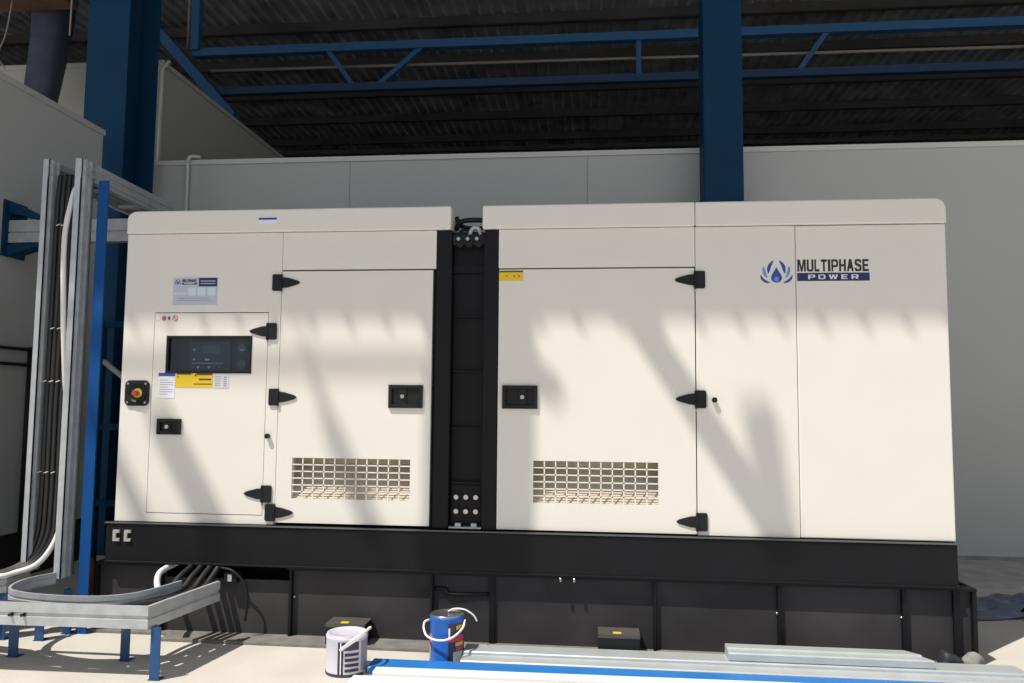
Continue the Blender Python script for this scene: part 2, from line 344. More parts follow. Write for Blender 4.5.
def lock(parent, x0, x1, z0, z1, kx):
    b = bm_(); r = .02; frame(b, x0, x1, z0, z1, x0+r, x1-r, z0+r, z1-r, -.014, 0)
    box(b, x0+r, x1-r, -.003, 0, z0+r, z1-r); box(b, kx-.022, kx+.022, -.010, -.003, z0+r, z1-r)
    o = obj('lock_handle', b, RUBBER, parent, bevel=.003)
    zc = (z0+z1)/2; obj('keyhole', tube(bm_(), [(kx, -.018, zc), (kx, -.009, zc)], .011, 16), CHROME, parent)
def knob(x, z, parent):
    obj('knob', tube(bm_(), [(x, -.024, z), (x, -.008, z), (x, 0, z)], .014, 14, .012), RUBBER, parent, bevel=.002)
def grille(parent, x0, x1, z0, z1, nx=11, nz=6):
    b = bm_(); g = .0065
    for i in range(1, nx): x = x0 + (x1-x0)*i/nx; box(b, x-g/2, x+g/2, .002, .006, z0, z1)
    for i in range(1, nz): z = z0 + (z1-z0)*i/nz; box(b, x0, x1, .002, .006, z-g/2, z+g/2)
    obj('ventilation_grille', b, CREAM, parent)
    b = bm_(); dz = z1-z0
    prism(b, [(.020, z0-.01), (.012, z0-.01), (.165, z0+.18), (.165, z0+.26), (.175, z0+.26), (.175, z0+.17)], 'x', x0-.03, x1+.03)
    box(b, x0-.035, x0-.028, .02, .17, z0-.02, z0+.27); box(b, x1+.028, x1+.035, .02, .17, z0-.02, z0+.27)
    box(b, x0-.03, x1+.03, T, .17, z0+.262, z0+.268)
    obj('air_scoop', b, CREAM_IN, parent)
# control door
b = bm_(); frame(b, .187, .845, .650, 1.750, .265, .755, 1.418, 1.620, 0, T); cdr = obj('control_door', b, CREAM, G)
b = bm_(); frame(b, .262, .758, 1.415, 1.623, .275, .745, 1.428, 1.610, -.004, .02); obj('window_frame', b, RUBBER, cdr)
obj('window_pane', box(bm_(), .270, .750, .010, .013, 1.423, 1.615), GLASS, cdr)
b = bm_(); box(b, .25, .77, .09, .10, 1.40, 1.64); box(b, .25, .26, .03, .1, 1.4, 1.64); box(b, .76, .77, .03, .1, 1.4, 1.64); box(b, .25, .77, .03, .1, 1.63, 1.64); box(b, .25, .77, .03, .1, 1.40, 1.41)
obj('control_panel', b, mat('control_panel_dark', (.022, .026, .034), .4), cdr)
obj('controller', box(bm_(), .36, .60, .07, .09, 1.43, 1.60), mat('controller_black', (.05, .06, .08), .35), cdr, bevel=.004)
obj('display', box(bm_(), .44, .54, .067, .07, 1.53, 1.58), LCD, cdr)
for i, m_ in enumerate((GREEN, WPRINT, LCD, WPRINT, LCD, GREEN)):
    obj('button', tube(bm_(), [(.385+i*.032, .062, 1.452), (.385+i*.032, .07, 1.452)], .0075, 10), m_ if i else LCD, cdr)
b = bm_(); box(b, .455, .48, .064, .07, 1.49, 1.50); box(b, .38, .56, .067, .07, 1.473, 1.476); box(b, .385, .395, .064, .07, 1.545, 1.555); box(b, .385, .395, .064, .07, 1.49, 1.50)
obj('panel_marking', b, WPRINT, cdr)
for z in (1.56, 1.47): obj('gauge', tube(bm_(), [(.665, .075, z), (.665, .09, z)], .026, 20), LCD, cdr)
b = bm_(); box(b, .655, .68, .071, .075, 1.546, 1.554); obj('gauge_needle', b, WPRINT, cdr)
o = obj('instruction_sticker', box(bm_(), .224, .320, -.002, 0, 1.277, 1.416), WHT, cdr, 'white sticker with a blue heading')
b = bm_(); box(b, .224, .320, -.003, -.002, 1.398, 1.416); obj('sticker_heading', b, MBLUE, cdr)
b = bm_()
for k in range(7): box(b, .232, .232+(.078 if k % 3 else .05), -.003, -.002, 1.375-k*.013, 1.378-k*.013)
obj('sticker_lines', b, mat('grey_print', (.35, .37, .45), .5), cdr)
obj('warning_sticker', box(bm_(), .324, .538, -.002, 0, 1.337, 1.417), YEL, cdr, 'yellow warning sticker with black print')
b = bm_(); box(b, .330, .415, -.003, -.002, 1.407, 1.415); box(b, .445, .535, -.003, -.002, 1.405, 1.415); box(b, .46, .53, -.003, -.002, 1.377, 1.386)
box(b, .43, .535, -.003, -.002, 1.353, 1.358); prism(b, [(.433, 1.398), (.447, 1.398), (.44, 1.412)], 'y', -.003, -.002); prism(b, [(.332, 1.392), (.342, 1.392), (.337, 1.402)], 'y', -.003, -.002)
obj('sticker_print', b, mat('brown_print', (.10, .06, .01), .6), cdr)
obj('notice_sticker', box(bm_(), .544, .632, -.002, 0, 1.335, 1.412), mat('pale_sticker', (.68, .68, .74), .5), cdr, 'pale sticker beside the yellow one')
b = bm_()
for k in range(5): box(b, .552, .585, -.003, -.002, 1.395-k*.012, 1.398-k*.012); box(b, .603, .62, -.003, -.002, 1.392-k*.012, 1.398-k*.012)
obj('sticker_lines', b, bpy.data.materials['grey_print'], cdr)
for i, (x, m_) in enumerate(((.205, WHT), (.240, PINK), (.270, MBLUE), (.306, PINK))):
    b = bm_()
    if i == 3: 
        lathe_pts = [(x+.014*math.cos(a), 1.722+.014*math.sin(a)) for a in [k*math.pi/8 for k in range(16)]]
        for k in range(16):
            p, q = lathe_pts[k], lathe_pts[(k+1) % 16]; bar(b, (p[0], -.0015, p[1]), (q[0], -.0015, q[1]), .002, .004, (0, 1, 0))
        bar(b, (x-.01, -.0015, 1.732), (x+.01, -.0015, 1.712), .002, .004, (0, 1, 0))
    elif i == 2: prism(b, [(x-.006, 1.714), (x+.006, 1.714), (x+.006, 1.726), (x, 1.733), (x-.006, 1.726)], 'y', -.002, 0)
    else: prism(b, [(x+.013*math.cos(k*math.pi/6), 1.722+.013*math.sin(k*math.pi/6)) for k in range(12)], 'y', -.002, 0)
    obj('safety_pictogram', b, m_, cdr)
lock(cdr, .230, .368, 1.076, 1.162, .290)
hinge(cdr, .846, 1.648, -1); hinge(cdr, .846, .763, -1)
# name plate
npz = obj('name_plate', box(bm_(), .288, .546, -.003, 0, 1.796, 1.950), SILV, lp, bevel=.001)
Yp = -.0036
obj('plate_print', box(bm_(), .437, .544, Yp, -.003, 1.900, 1.948), NAVY, lp)
b = bm_(); box(b, .448, .534, -.0042, Yp, 1.928, 1.932); box(b, .448, .534, -.0042, Yp, 1.914, 1.917)
for x in (.375, .432, .490): box(b, x, x+.046, Yp, -.003, 1.848, 1.894)
box(b, .296, .36, Yp, -.003, 1.855, 1.866); obj('plate_fields', b, mat('plate_pale', (.62, .72, .82), .4), lp)
b = bm_(); box(b, .318, .50, Yp, -.003, 1.832, 1.835); box(b, .31, .52, Yp, -.003, 1.820, 1.823); obj('plate_lines', b, mat('plate_mauve', (.45, .30, .45), .5), lp)
obj('plate_lettering', text_mesh('MULTIPHASE', .340, .424, 1.926, 1.940, -.0036), INK, lp)
obj('plate_bar', box(bm_(), .340, .424, Yp, -.003, 1.910, 1.922), NAVY, lp)
obj('plate_lettering', text_mesh('POWER', .352, .412, 1.912, 1.920, -.0036), WPRINT, lp)

def emblem(cx, z0, hgt, y, parent):
    s = hgt/1.0
    def leaf(b, pts, wd):
        P = smooth_path([(p[0], 0, p[1]) for p in pts], 6); n = len(P); L = []; Rr = []
        for i, p in enumerate(P):
            d = (P[min(i+1, n-1)]-P[max(i-1, 0)]).normalized(); nn = Vector((-d.z, 0, d.x)); w_ = wd*math.sin(math.pi*(.06+.88*i/(n-1)))**.8
            L.append(p+nn*w_/2); Rr.append(p-nn*w_/2)
        prism(b, [(cx+q.x*s, z0+q.z*s) for q in L+Rr[::-1]], 'y', y-.001, y)
    b = bm_(); d = [(0, .72), (.07, .58), (.17, .42), (.235, .28), (.235, .16), (.17, .06), (.07, .01), (0, 0)]
    prism(b, [(cx+a*s, z0+c*s) for a, c in d] + [(cx-a*s, z0+c*s) for a, c in d[1:-1][::-1]], 'y', y-.001, y); obj('emblem_drop', b, MBLUE, parent)
    b = bm_(); prism(b, [(cx+.11*s*math.cos(a)+0, z0+.16*s+.13*s*math.sin(a)) for a in [k*math.pi/8 for k in range(16)]], 'y', y-.0016, y-.001); obj('emblem_drop_highlight', b, LBLUE, parent)
    b1, b2 = bm_(), bm_()
    for sg in (-1, 1):
        leaf(b1, [(sg*.14, 1.0), (sg*.27, .82), (sg*.34, .62), (sg*.36, .42)], .15)
        leaf(b2, [(sg*.56, .74), (sg*.55, .55), (sg*.50, .38), (sg*.40, .22)], .13)
        leaf(b1, [(sg*.70, .34), (sg*.62, .18), (sg*.48, .06), (sg*.30, .0)], .12)
    obj('emblem_leaves', b1, MBLUE, parent); obj('emblem_leaves', b2, LBLUE, parent)
emblem(3.576, 1.900, .115, -.0, mp)
emblem(.314, 1.912, .028, -.003, lp)
obj('logo_lettering', text_mesh('MULTIPHASE', 3.682, 4.040, 1.957, 2.020, 0), INK, rp, 'black block lettering')
obj('logo_bar', box(bm_(), 3.680, 4.040, -.0015, 0, 1.908, 1.950), NAVY, rp, 'navy bar under the lettering')
obj('logo_lettering', text_mesh('POWER', 3.735, 3.985, 1.917, 1.941, -.0015, .45), WPRINT, rp, 'white lettering on the navy bar')
# emergency stop
b = bm_(); c, h = (.104, 1.303), .071; r = .028
q = []
for ax, az, a0 in ((h-r, h-r, 0), (-h+r, h-r, 90), (-h+r, -h+r, 180), (h-r, -h+r, 270)):
    q += [(c[0]+ax+r*math.cos(math.radians(a0+k*18)), c[1]+az+r*math.sin(math.radians(a0+k*18))) for k in range(6)]
prism(b, q, 'y', -.012, 0); es = obj('emergency_stop_housing', b, RUBBER, lp, bevel=.004)
b = bm_(); n = 28
for (r0, y0, r1, y1) in ((.058, -.019, .050, -.019), (.050, -.019, .040, -.0125), (.058, -.012, .058, -.019)):
    A = [b.verts.new((c[0]+r0*math.cos(2*math.pi*k/n), y0, c[1]+r0*math.sin(2*math.pi*k/n))) for k in range(n)]
    B = [b.verts.new((c[0]+r1*math.cos(2*math.pi*k/n), y1, c[1]+r1*math.sin(2*math.pi*k/n))) for k in range(n)]
    for k in range(n): b.faces.new((A[k], A[(k+1) % n], B[(k+1) % n], B[k]))
obj('stop_ring', b, RUBBER, lp)
obj('yellow_collar', tube(bm_(), [(c[0]+.008, -.016, c[1]), (c[0]+.008, -.012, c[1])], .026, 20), mat('collar_yellow', (.50, .40, .05), .5), lp)
obj('stop_button', tube(bm_(), [(c[0]+.002, -.040, c[1]), (c[0]+.004, -.014, c[1])], .017, 20, .014), RED, lp, 'red mushroom button', bevel=.004)
for dx in (-.052, .052):
    for dz in (-.052, .052): obj('screw', tube(bm_(), [(c[0]+dx, -.0145, c[1]+dz), (c[0]+dx, -.012, c[1]+dz)], .006, 8), CHROME, lp)
# side doors
b = bm_(); frame(b, .9185, 1.765, .612, 1.981, 1.007, 1.659, .742, .960, 0, T); d1 = obj('side_door', b, CREAM, G)
grille(d1, 1.007, 1.659, .742, .960); hinge(d1, .917, 1.918, 1); hinge(d1, .917, 1.287, 1); hinge(d1, .917, .665, 1); lock(d1, 1.535, 1.722, 1.234, 1.358, 1.612)
b = bm_(); frame(b, 2.1265, 3.1575, .606, 1.981, 2.317, 2.966, .747, .965, 0, T); d2 = obj('side_door', b, CREAM, G)
grille(d2, 2.317, 2.966, .747, .965); hinge(d2, 3.160, 1.918, -1); hinge(d2, 3.160, 1.294, -1); hinge(d2, 3.160, .668, -1); lock(d2, 2.151, 2.338, 1.236, 1.359, 2.258)
obj('warning_sticker', box(bm_(), 2.128, 2.256, -.002, 0, 1.921, 1.974), YEL, d2, 'yellow warning sticker with a black heading')
b = bm_(); box(b, 2.128, 2.256, -.003, -.002, 1.966, 1.974)
for x in (2.165, 2.205, 2.232): box(b, x, x+.007, -.003, -.002, 1.941, 1.948)
obj('sticker_print', b, bpy.data.materials['brown_print'], d2)
knob(.868, 1.075, lp); knob(3.252, 1.291, mp)
# black middle frame
for x0, x1 in ((1.783, 1.868), (2.044, 2.122)):
    obj('frame_post', box(bm_(), x0, x1, .0, .08, .60, 2.199), BLACK, G, bevel=.004)
obj('frame_post', box(bm_(), 1.766, 1.790, .03, .12, .60, 2.199), DARKHOLE, G)  # filler strip, no post: the gap's darkness is painted near-black
b = bm_(); box(b, 1.872, 2.044, .055, .075, .60, 2.16)
cp = obj('recessed_panel', b, BLACK, G)
b = bm_()
for z in (2.010, 1.975, 1.730, 1.435, 1.131, .842): box(b, 1.872, 2.044, .030, .056, z-.004, z+.004)
box(b, 1.872, 2.044, .035, .056, 1.975, 2.01)
obj('stiffening_rib', b, BLACK, cp, bevel=.002)
obj('bolt_plate', box(bm_(), 1.880, 2.036, .045, .055, .63, .825), BLACK, cp)
for i in range(3):
    for z in (.765, .690): obj('bolt', tube(bm_(), [(1.905+i*.053, .022, z), (1.905+i*.053, .045, z)], .0155, 6), CHROME, cp, bevel=.003)
for x in (1.905, 1.990): obj('clamp', box(bm_(), x, x+.03, .0, .03, .612, .632), GALV, cp, bevel=.003)
obj('clamp_strip', box(bm_(), 1.872, 2.044, .0, .04, .604, .612), GALV, cp)
b = bm_(); box(b, 1.872, 2.044, .0, .05, 2.118, 2.175)
br = obj('top_bracket', b, RUBBER, G, bevel=.004)
for i in range(3):
    x = 1.905+i*.05; obj('top_bolt', tube(bm_(), [(x, -.02, 2.148), (x, .0, 2.148)], .010, 8), CHROME, br)
    obj('bolt_boss', tube(bm_(), [(x+.008, -.012, 2.12), (x+.008, .03, 2.12)], .018, 10), RUBBER, br)
b = bm_(); tube(b, smooth_path([(1.868, .10, 2.225), (1.90, .08, 2.262), (1.95, .08, 2.272), (2.034, .08, 2.272)], 5), .014, 10)
tube(b, smooth_path([(1.868, .12, 2.30), (1.882, .12, 2.27), (1.92, .12, 2.24), (2.034, .12, 2.235)], 5), .012, 8)
tube(b, smooth_path([(1.90, .06, 2.16), (1.91, .06, 2.21), (1.97, .05, 2.20), (1.98, .05, 2.15)], 5), .008, 8)
box(b, 1.864, 2.032, .05, D-.02, 2.16, 2.20)
obj('coolant_hose', b, RUBBER, G)
obj('hose_clip', tube(bm_(), smooth_path([(1.955, .04, 2.175), (1.975, .035, 2.215), (2.005, .035, 2.215), (2.02, .04, 2.175)], 5), .012, 8), GALV, G)
# skid
b = bm_(); box(b, -.030, X1-.006, -.022, .0, .385, .585); box(b, -.03, X1-.006, -.022, .07, .585, .597); box(b, -.03, X1-.006, -.03, -.005, .378, .390)
box(b, -.03, -.01, -.0, D+.02, .385, .59); box(b, X1-.026, X1-.006, 0, D+.02, .385, .59); box(b, -.03, X1-.006, D, D+.02, .385, .59); box(b, 0, X1, 0, D, .50, .58)
sk = obj('skid_beam', b, BLACK, G, bevel=.003)
obj('skid_edge', box(bm_(), -.035, X1-.004, -.030, .005, .5895, .5965), mat('edge_highlight_grey', (.10, .10, .10), .5), G)  # highlight along the skid lip, put into the grey of this strip
for x in (.018, .083):
    b = bm_(); box(b, x, x+.016, -.034, -.022, .495, .555); box(b, x+.016, x+.036, -.034, -.022, .540, .555); box(b, x+.016, x+.036, -.034, -.022, .495, .510)
    obj('latch_bracket', b, mat('latch_grey', (.42, .42, .38), .5), sk)
for x in (2.465, 2.535): obj('bolt_tip', tube(bm_(), [(x, -.03, .372), (x, -.03, .352)], .007, 8), CHROME, sk)

# ------------------------------------------------------------------ steel plinth under the generator
Pn = thing('steel_plinth', 'low black ribbed steel base under the cream generator', 'base', (2.2, .8, 0))
bw = bm_(); box(bw, -.10, .30, .03, .05, .016, .36); box(bw, 1.0, 4.5, .03, .05, .016, .36); box(bw, .30, 1.0, .03, .05, .016, .30); box(bw, .30, 1.0, .35, .37, .0, .36)
obj('recessed_wall', bw, BLACK_DUSTY, Pn)
b = bm_(); box(b, -.10, .29, -.005, .08, .362, .376); box(b, 1.0, 4.505, -.005, .08, .362, .376); obj('top_flange', b, BLACK, Pn, bevel=.002)
b = bm_(); box(b, .36, 4.505, -.125, .08, .0, .016); box(b, -.1, .36, -.02, .08, 0, .016); obj('bottom_flange', b, mat('dusty_grey_steel', (.22, .21, .20), .8, var=.3, scale=12), Pn, bevel=.002)
for x, wd in ((.287, .012), (1.018, .016), (1.786, .012), (2.106, .03), (2.944, .014), (3.562, .014), (4.165, .02)):
    obj('stiffener_rib', box(bm_(), x-wd/2, x+wd/2, .0 if wd < .025 else .015, .03, .016, .362), BLACK, Pn, bevel=.002)
for x in (-.10, 4.485):
    b = bm_(); box(b, x, x+.02, .0, 1.62, .0, .375); obj('end_plate', b, BLACK, Pn, bevel=.002)
obj('corner_upright', box(bm_(), 4.40, 4.43, .01, .03, .016, .362), BLACK, Pn)
obj('rear_wall', box(bm_(), -.1, 4.505, 1.60, 1.62, 0, .375), BLACK_DUSTY, Pn)
obj('corner_brace', bar(bm_(), (4.435, .3, .50), (4.50, .3, .385), .03, .02, (0, 1, 0)), BLACK, Pn)
for x in (1.03, 3.548, 4.150): obj('rib_bolt', tube(bm_(), [(x, .02, .22), (x+.012, .02, .22)], .008, 8), CHROME, Pn)
obj('hose_guard', tube(bm_(), smooth_path([(1.80, .03, .285), (1.86, .02, .285), (1.88, .02, .26), (2.09, .03, .265)], 4), .010, 8), RUBBER, Pn)
for x0 in (1.256, 2.656):
    b = bm_(); box(b, x0, x0+.208, -.115, .02, .016, .118); o = obj('foot_box', b, RUBBER, Pn, bevel=.004)
    obj('box_top', box(bm_(), x0, x0+.208, -.117, .02, .104, .122), mat('dusty_box_top', (.07, .066, .062), .7), o)
    obj('yellow_label', box(bm_(), x0+.075, x0+.115, -.10, -.07, .120, .124), YEL, o)
obj('junction_box', box(bm_(), .66, .73, -.03, .02, .29, .345), RUBBER, Pn, bevel=.004)
obj('terminal', box(bm_(), .683, .705, -.036, -.03, .30, .335), GALV, Pn)
tag(obj('black_hose', tube(bm_(), smooth_path([(.64, -.03, .37), (.72, -.045, .355), (.79, -.045, .28), (.80, -.045, .17), (.79, -.04, .10)], 6), .007, 8), RUBBER),
    'thin black hose looping down the plinth right of the thick cables', 'hose')

# ------------------------------------------------------------------ cables into the generator
CG = 'thick black cables rising from the tray into the generator'
for i, (bx, by, tx) in enumerate(((.455, -.22, .47), (.51, -.19, .525), (.56, -.17, .575), (.605, -.15, .62))):
    pts = [(-.45+.03*i, -.64+.03*i, .285), (.10, -.66+.03*i, .278), (.38+.03*i, -.56+.035*i, .278), (bx-.02, by-.09, .272), (bx, by, .285), (bx+.008, by+.09, .335), (tx, -.005, .378), (tx+.01, .04, .44)]
    tag(obj('power_cable', tube(bm_(), smooth_path(pts, 8), .0155, 12), CABLE), ['leftmost', 'second from left', 'third from left', 'rightmost'][i] + ' of four thick black cables rising from tray into generator base', 'cable', CG)
tag(obj('white_conduit', tube(bm_(), smooth_path([(.385, -.20, .285), (.345, -.14, .315), (.322, -.08, .340), (.330, -.03, .358), (.350, .05, .372), (.37, .12, .40)], 8), .016, 12), CONDUIT),
    'white flexible conduit bending up into the generator base left of the black cables', 'conduit')

# ------------------------------------------------------------------ horizontal cable tray
TR = thing('cable_tray', 'galvanized steel cable tray standing on blue legs before the generator', 'cable tray', (.1, -.5, 0))
ZT = .330
def rail(bm, pts, ztop, h, side, lip=.018, th=.004):
    """a folded side rail following pts; side = direction of its lips; a groove runs along its middle"""
    P = [Vector((p[0], p[1], 0)) for p in pts]; sec = [(0, ztop), (lip, ztop), (lip, ztop-th), (th*2, ztop-th), (th*2, ztop-h+th), (lip, ztop-h+th), (lip, ztop-h), (0, ztop-h),
           (0, ztop-h*.62), (.010, ztop-h*.58), (.010, ztop-h*.46), (0, ztop-h*.42)]
    sec = [sec[0], sec[1], sec[2], sec[3], sec[4], sec[5], sec[6], sec[7], sec[8], sec[9], sec[10], sec[11]]
    rings = []
    for i, p in enumerate(P):
        d0 = (P[i]-P[i-1]).normalized() if i else (P[1]-P[0]).normalized(); d1 = (P[i+1]-P[i]).normalized() if i < len(P)-1 else d0
        n0 = Vector((-d0.y, d0.x, 0))*side; n1 = Vector((-d1.y, d1.x, 0))*side; n = (n0+n1).normalized(); k = 1/max(.35, n.dot(n0))
        rings.append([bm.verts.new((p.x+n.x*a*k, p.y+n.y*a*k, z)) for a, z in sec])
    N = len(sec)
    for A, B in zip(rings, rings[1:]):
        for k in range(N): bm.faces.new((A[k], A[(k+1) % N], B[(k+1) % N], B[k]))
    bm.faces.new(rings[0]); bm.faces.new(rings[-1][::-1]); return bm
outer = [(-2.2, -.64), (-.18, -.735), (.632, -.715), (.705, -.165)]
obj('outer_rail', rail(bm_(), outer, ZT, .100, 1), GALV, TR)
inner = [(-.255, -.10), (-.30, -.24), (-.285, -.38), (-.22, -.495), (-.10, -.555), (.05, -.585), (.20, -.59), (.33, -.565), (.43, -.49), (.48, -.36), (.515, -.20)]
inner_s = [(v.x, v.y) for v in smooth_path([(a, c, 0) for a, c in inner], 5)]
obj('inner_rail', rail(bm_(), inner_s, ZT+.004, .060, 1, lip=.012, th=.002), GALV, TR)
obj('left_rail', rail(bm_(), [(-2.2, -.30), (-.62, -.30), (-.46, -.20), (-.44, -.05)], ZT, .09, 1), GALV, TR)
b = bm_()
def ribbon(b, A, B, f0, f1, z0, z1):
    """flat strip between two matching paths"""
    rows = []
    for a, c in zip(A, B):
        a, c = Vector(a), Vector(c); rows.append([b.verts.new(((a+(c-a)*f)[0], (a+(c-a)*f)[1], z)) for f, z in ((f0, z0), (f1, z0), (f1, z1), (f0, z1))])
    for P, Q in zip(rows, rows[1:]):
        for k in range(4): b.faces.new((P[k], P[(k+1) % 4], Q[(k+1) % 4], Q[k]))
    b.faces.new(rows[0]); b.faces.new(rows[-1][::-1])
OP = [(-2.2, -.635), (-1.0, -.69), (-.18, -.73), (.10, -.725), (.35, -.717), (.625, -.710), (.645, -.56), (.665, -.42), (.68, -.30), (.695, -.18)]
IP = [(-2.2, -.31), (-1.0, -.31), (-.29, -.44), (-.08, -.56), (.14, -.587), (.34, -.56), (.42, -.50), (.465, -.42), (.49, -.30), (.51, -.20)]
for f0, f1 in ((0, .30), (.36, .64), (.70, 1)): ribbon(b, OP, IP, f0, f1, .236, .242)
for k in range(len(OP)-1):
    p = [Vector(OP[k]), Vector(OP[k+1]), Vector(IP[k+1]), Vector(IP[k])]; q = [p[0], p[0]+(p[1]-p[0])*.55, p[3]+(p[2]-p[3])*.55, p[3]]
    prism(b, [(v.x, v.y) for v in q], 'z', .2355, .2365)
obj('slotted_floor', b, GALV, TR)
for x in (-.02, .04): obj('rail_bolt', tube(bm_(), [(x, -.745, .278), (x, -.715, .278)], .007, 8), RUBBER, TR)
for x, y, w_ in ((.66, -.69, .046), (.372, -.452, .046), (-.20, -.466, .050), (-.26, -.20, .05), (-.47, -.21, .05), (-.20, -.064, .05)):
    b = bm_(); box(b, x-w_/2, x+w_/2, y-.003, y+.003, .003, .235); box(b, x-w_/2, x-w_/2+.006, y, y+.04, .003, .235)
    o = obj('leg', b, BLUE, TR); obj('foot_plate', box(bm_(), x-w_/2-.004, x+w_/2+.004, y-.008, y+.042, 0, .004), BLUE, o)
for x0, x1, y in ((-.25, .66, -.455), (.35, .62, -.60)):
    obj('cross_bar', box(bm_(), x0, x1, y-.015, y+.015, .225, .236), BLUE, TR)

# ------------------------------------------------------------------ vertical ladder of cables
LD = thing('cable_ladder', 'tall galvanized cable ladder beside the left end of the generator', 'cable ladder', (-.35, -.05, .2))
def channel_v(x0, x1, y0, y1, z0, z1, face):
    """upright lipped channel: web facing +x when face = 1"""
    b = bm_(); t = .006; xw = x1-t if face > 0 else x0
    box(b, xw, xw+t, y0, y1, z0, z1); box(b, x0, x1, y0, y0+t, z0, z1); box(b, x0, x1, y1-t, y1, z0, z1)
    box(b, x1 if face > 0 else x0-t*1.5, (x1+t*1.5) if face > 0 else x0, y0+.022, y0+.032, z0, z1); box(b, x1 if face > 0 else x0-t*1.5, (x1+t*1.5) if face > 0 else x0, y1-.04, y1-.03, z0, z1)
    return b
ZL = 2.615
obj('side_rail', channel_v(-.455, -.420, -.11, .0, .33, ZL, 1), GALV, LD)
obj('side_rail', channel_v(-.262, -.222, -.11, .0, .30, ZL, 1), GALV, LD)
for x0, x1 in ((-.455, -.420), (-.262, -.222)):
    b = bm_(); t = .006; bar(b, (x1-t/2, -.11, ZL-.055), (x1-t/2-.06, 1.6, ZL-.055), t, .11); bar(b, ((x0+x1)/2, -.11, ZL-.003), ((x0+x1)/2-.06, 1.6, ZL-.003), x1-x0, t); bar(b, ((x0+x1)/2, -.11, ZL-.107), ((x0+x1)/2-.06, 1.6, ZL-.107), x1-x0, t)
    bar(b, (x1+.003, -.1, ZL-.035), (x1-.057, 1.6, ZL-.035), .008, .01); bar(b, (x1+.003, -.1, ZL-.080), (x1-.057, 1.6, ZL-.080), .008, .01)
    obj('top_rail', b, GALV, LD)
for k in range(7): obj('rung', box(bm_(), -.42, -.26, -.025, -.005, .5+k*.32, .525+k*.32), GALV, LD)
for k in range(4): obj('rung', box(bm_(), -.44, -.25, .2+k*.38, .235+k*.38, ZL-.105, ZL-.09), GALV, LD)
tag(obj('support_post', (lambda b: (box(b, -.155, -.093, -.055, -.049, .0, 2.50), box(b, -.155, -.149, -.049, .0, .0, 2.50), b)[2])(bm_()), mat('post_blue_paint', (.004, .065, .25), .55, spec=.2)),
    'bright blue angle steel post beside the right rail of the cable ladder', 'post')
for i in range(5):
    x = -.395+.030*i
    pts = [(x-.02, 1.5, 2.56), (x, .3, 2.565), (x, .0, 2.54), (x, -.05, 2.45), (x+.003*math.sin(i*2), -.055, 1.9), (x-.003*math.sin(i), -.055, 1.2), (x, -.055, .70), (x-.015, -.06, .50), (x-.06-.01*i, -.10, .375), (x-.20, -.20+.0*i, .325), (x-.5, -.28-.03*i, .30), (x-1.5, -.31-.03*i, .28)]
    tag(obj('power_cable', tube(bm_(), smooth_path(pts, 8), .0135, 12), CABLE), ['leftmost', 'second from left', 'middle', 'fourth from left', 'rightmost'][i] + ' of five black cables running down the cable ladder', 'cable', 'black cables clipped down the ladder')
pts = [(-.30, .9, 2.55), (-.29, .1, 2.53), (-.275, -.06, 2.47), (-.285, -.10, 2.35), (-.30, -.115, 2.15), (-.290, -.11, 1.8), (-.275, -.085, 1.4), (-.255, -.055, 1.1), (-.245, -.05, .80), (-.27, -.07, .55), (-.32, -.13, .40), (-.42, -.18, .345), (-.60, -.26, .325), (-1.6, -.36, .30)]
tag(obj('white_conduit', tube(bm_(), smooth_path(pts, 8), .0145, 12), CONDUIT), 'white flexible conduit running down the front of the cable ladder', 'conduit')
for z, xs_, w_ in ((2.24, (-.37, -.34), 'top row'), (1.95, (-.33,), 'second row'), (1.655, (-.37, -.33, -.31), 'third row'), (1.36, (-.40, -.36, -.32), 'fourth row'), (.86, (-.40, -.36, -.32), 'lowest row')):
    for q_, x in enumerate(xs_):
        e_ = {1: ['the only one'], 2: ['left one', 'right one'], 3: ['left one', 'middle one', 'right one']}[len(xs_)][q_]
        tag(obj('cable_tie', bar(bm_(), (x-.012, -.076, z), (x+.012, -.078, z+.008), .006, .004), TIE), 'short white cable tie on the ladder cables, ' + e_ + ' in the ' + w_, 'cable tie', 'white ties on the ladder cables')
# level strut behind the ladder, with its blue bracket on the left wall
ST = thing('wall_strut', 'level galvanized strut running from a blue wall bracket behind the cable ladder', 'strut', (-.9, .86, 2.33))
b = bm_(); box(b, -1.40, -.12, .84, .90, 2.42, 2.50); box(b, -1.40, -.12, .84, .90, 2.345, 2.41); box(b, -1.40, -.12, .85, .90, 2.405, 2.425); obj('channel', b, GALV, ST)
b = bm_(); box(b, -1.42, -1.405, .80, 1.02, 2.25, 2.64)
prism(b, [(-1.42, 2.64), (-1.42, 2.56), (-1.15, 2.50), (-1.15, 2.52)], 'y', .84, .94); prism(b, [(-1.42, 2.25), (-1.42, 2.33), (-1.15, 2.345), (-1.15, 2.325)], 'y', .84, .94)
obj('wall_bracket', b, BLUE_COL, ST)
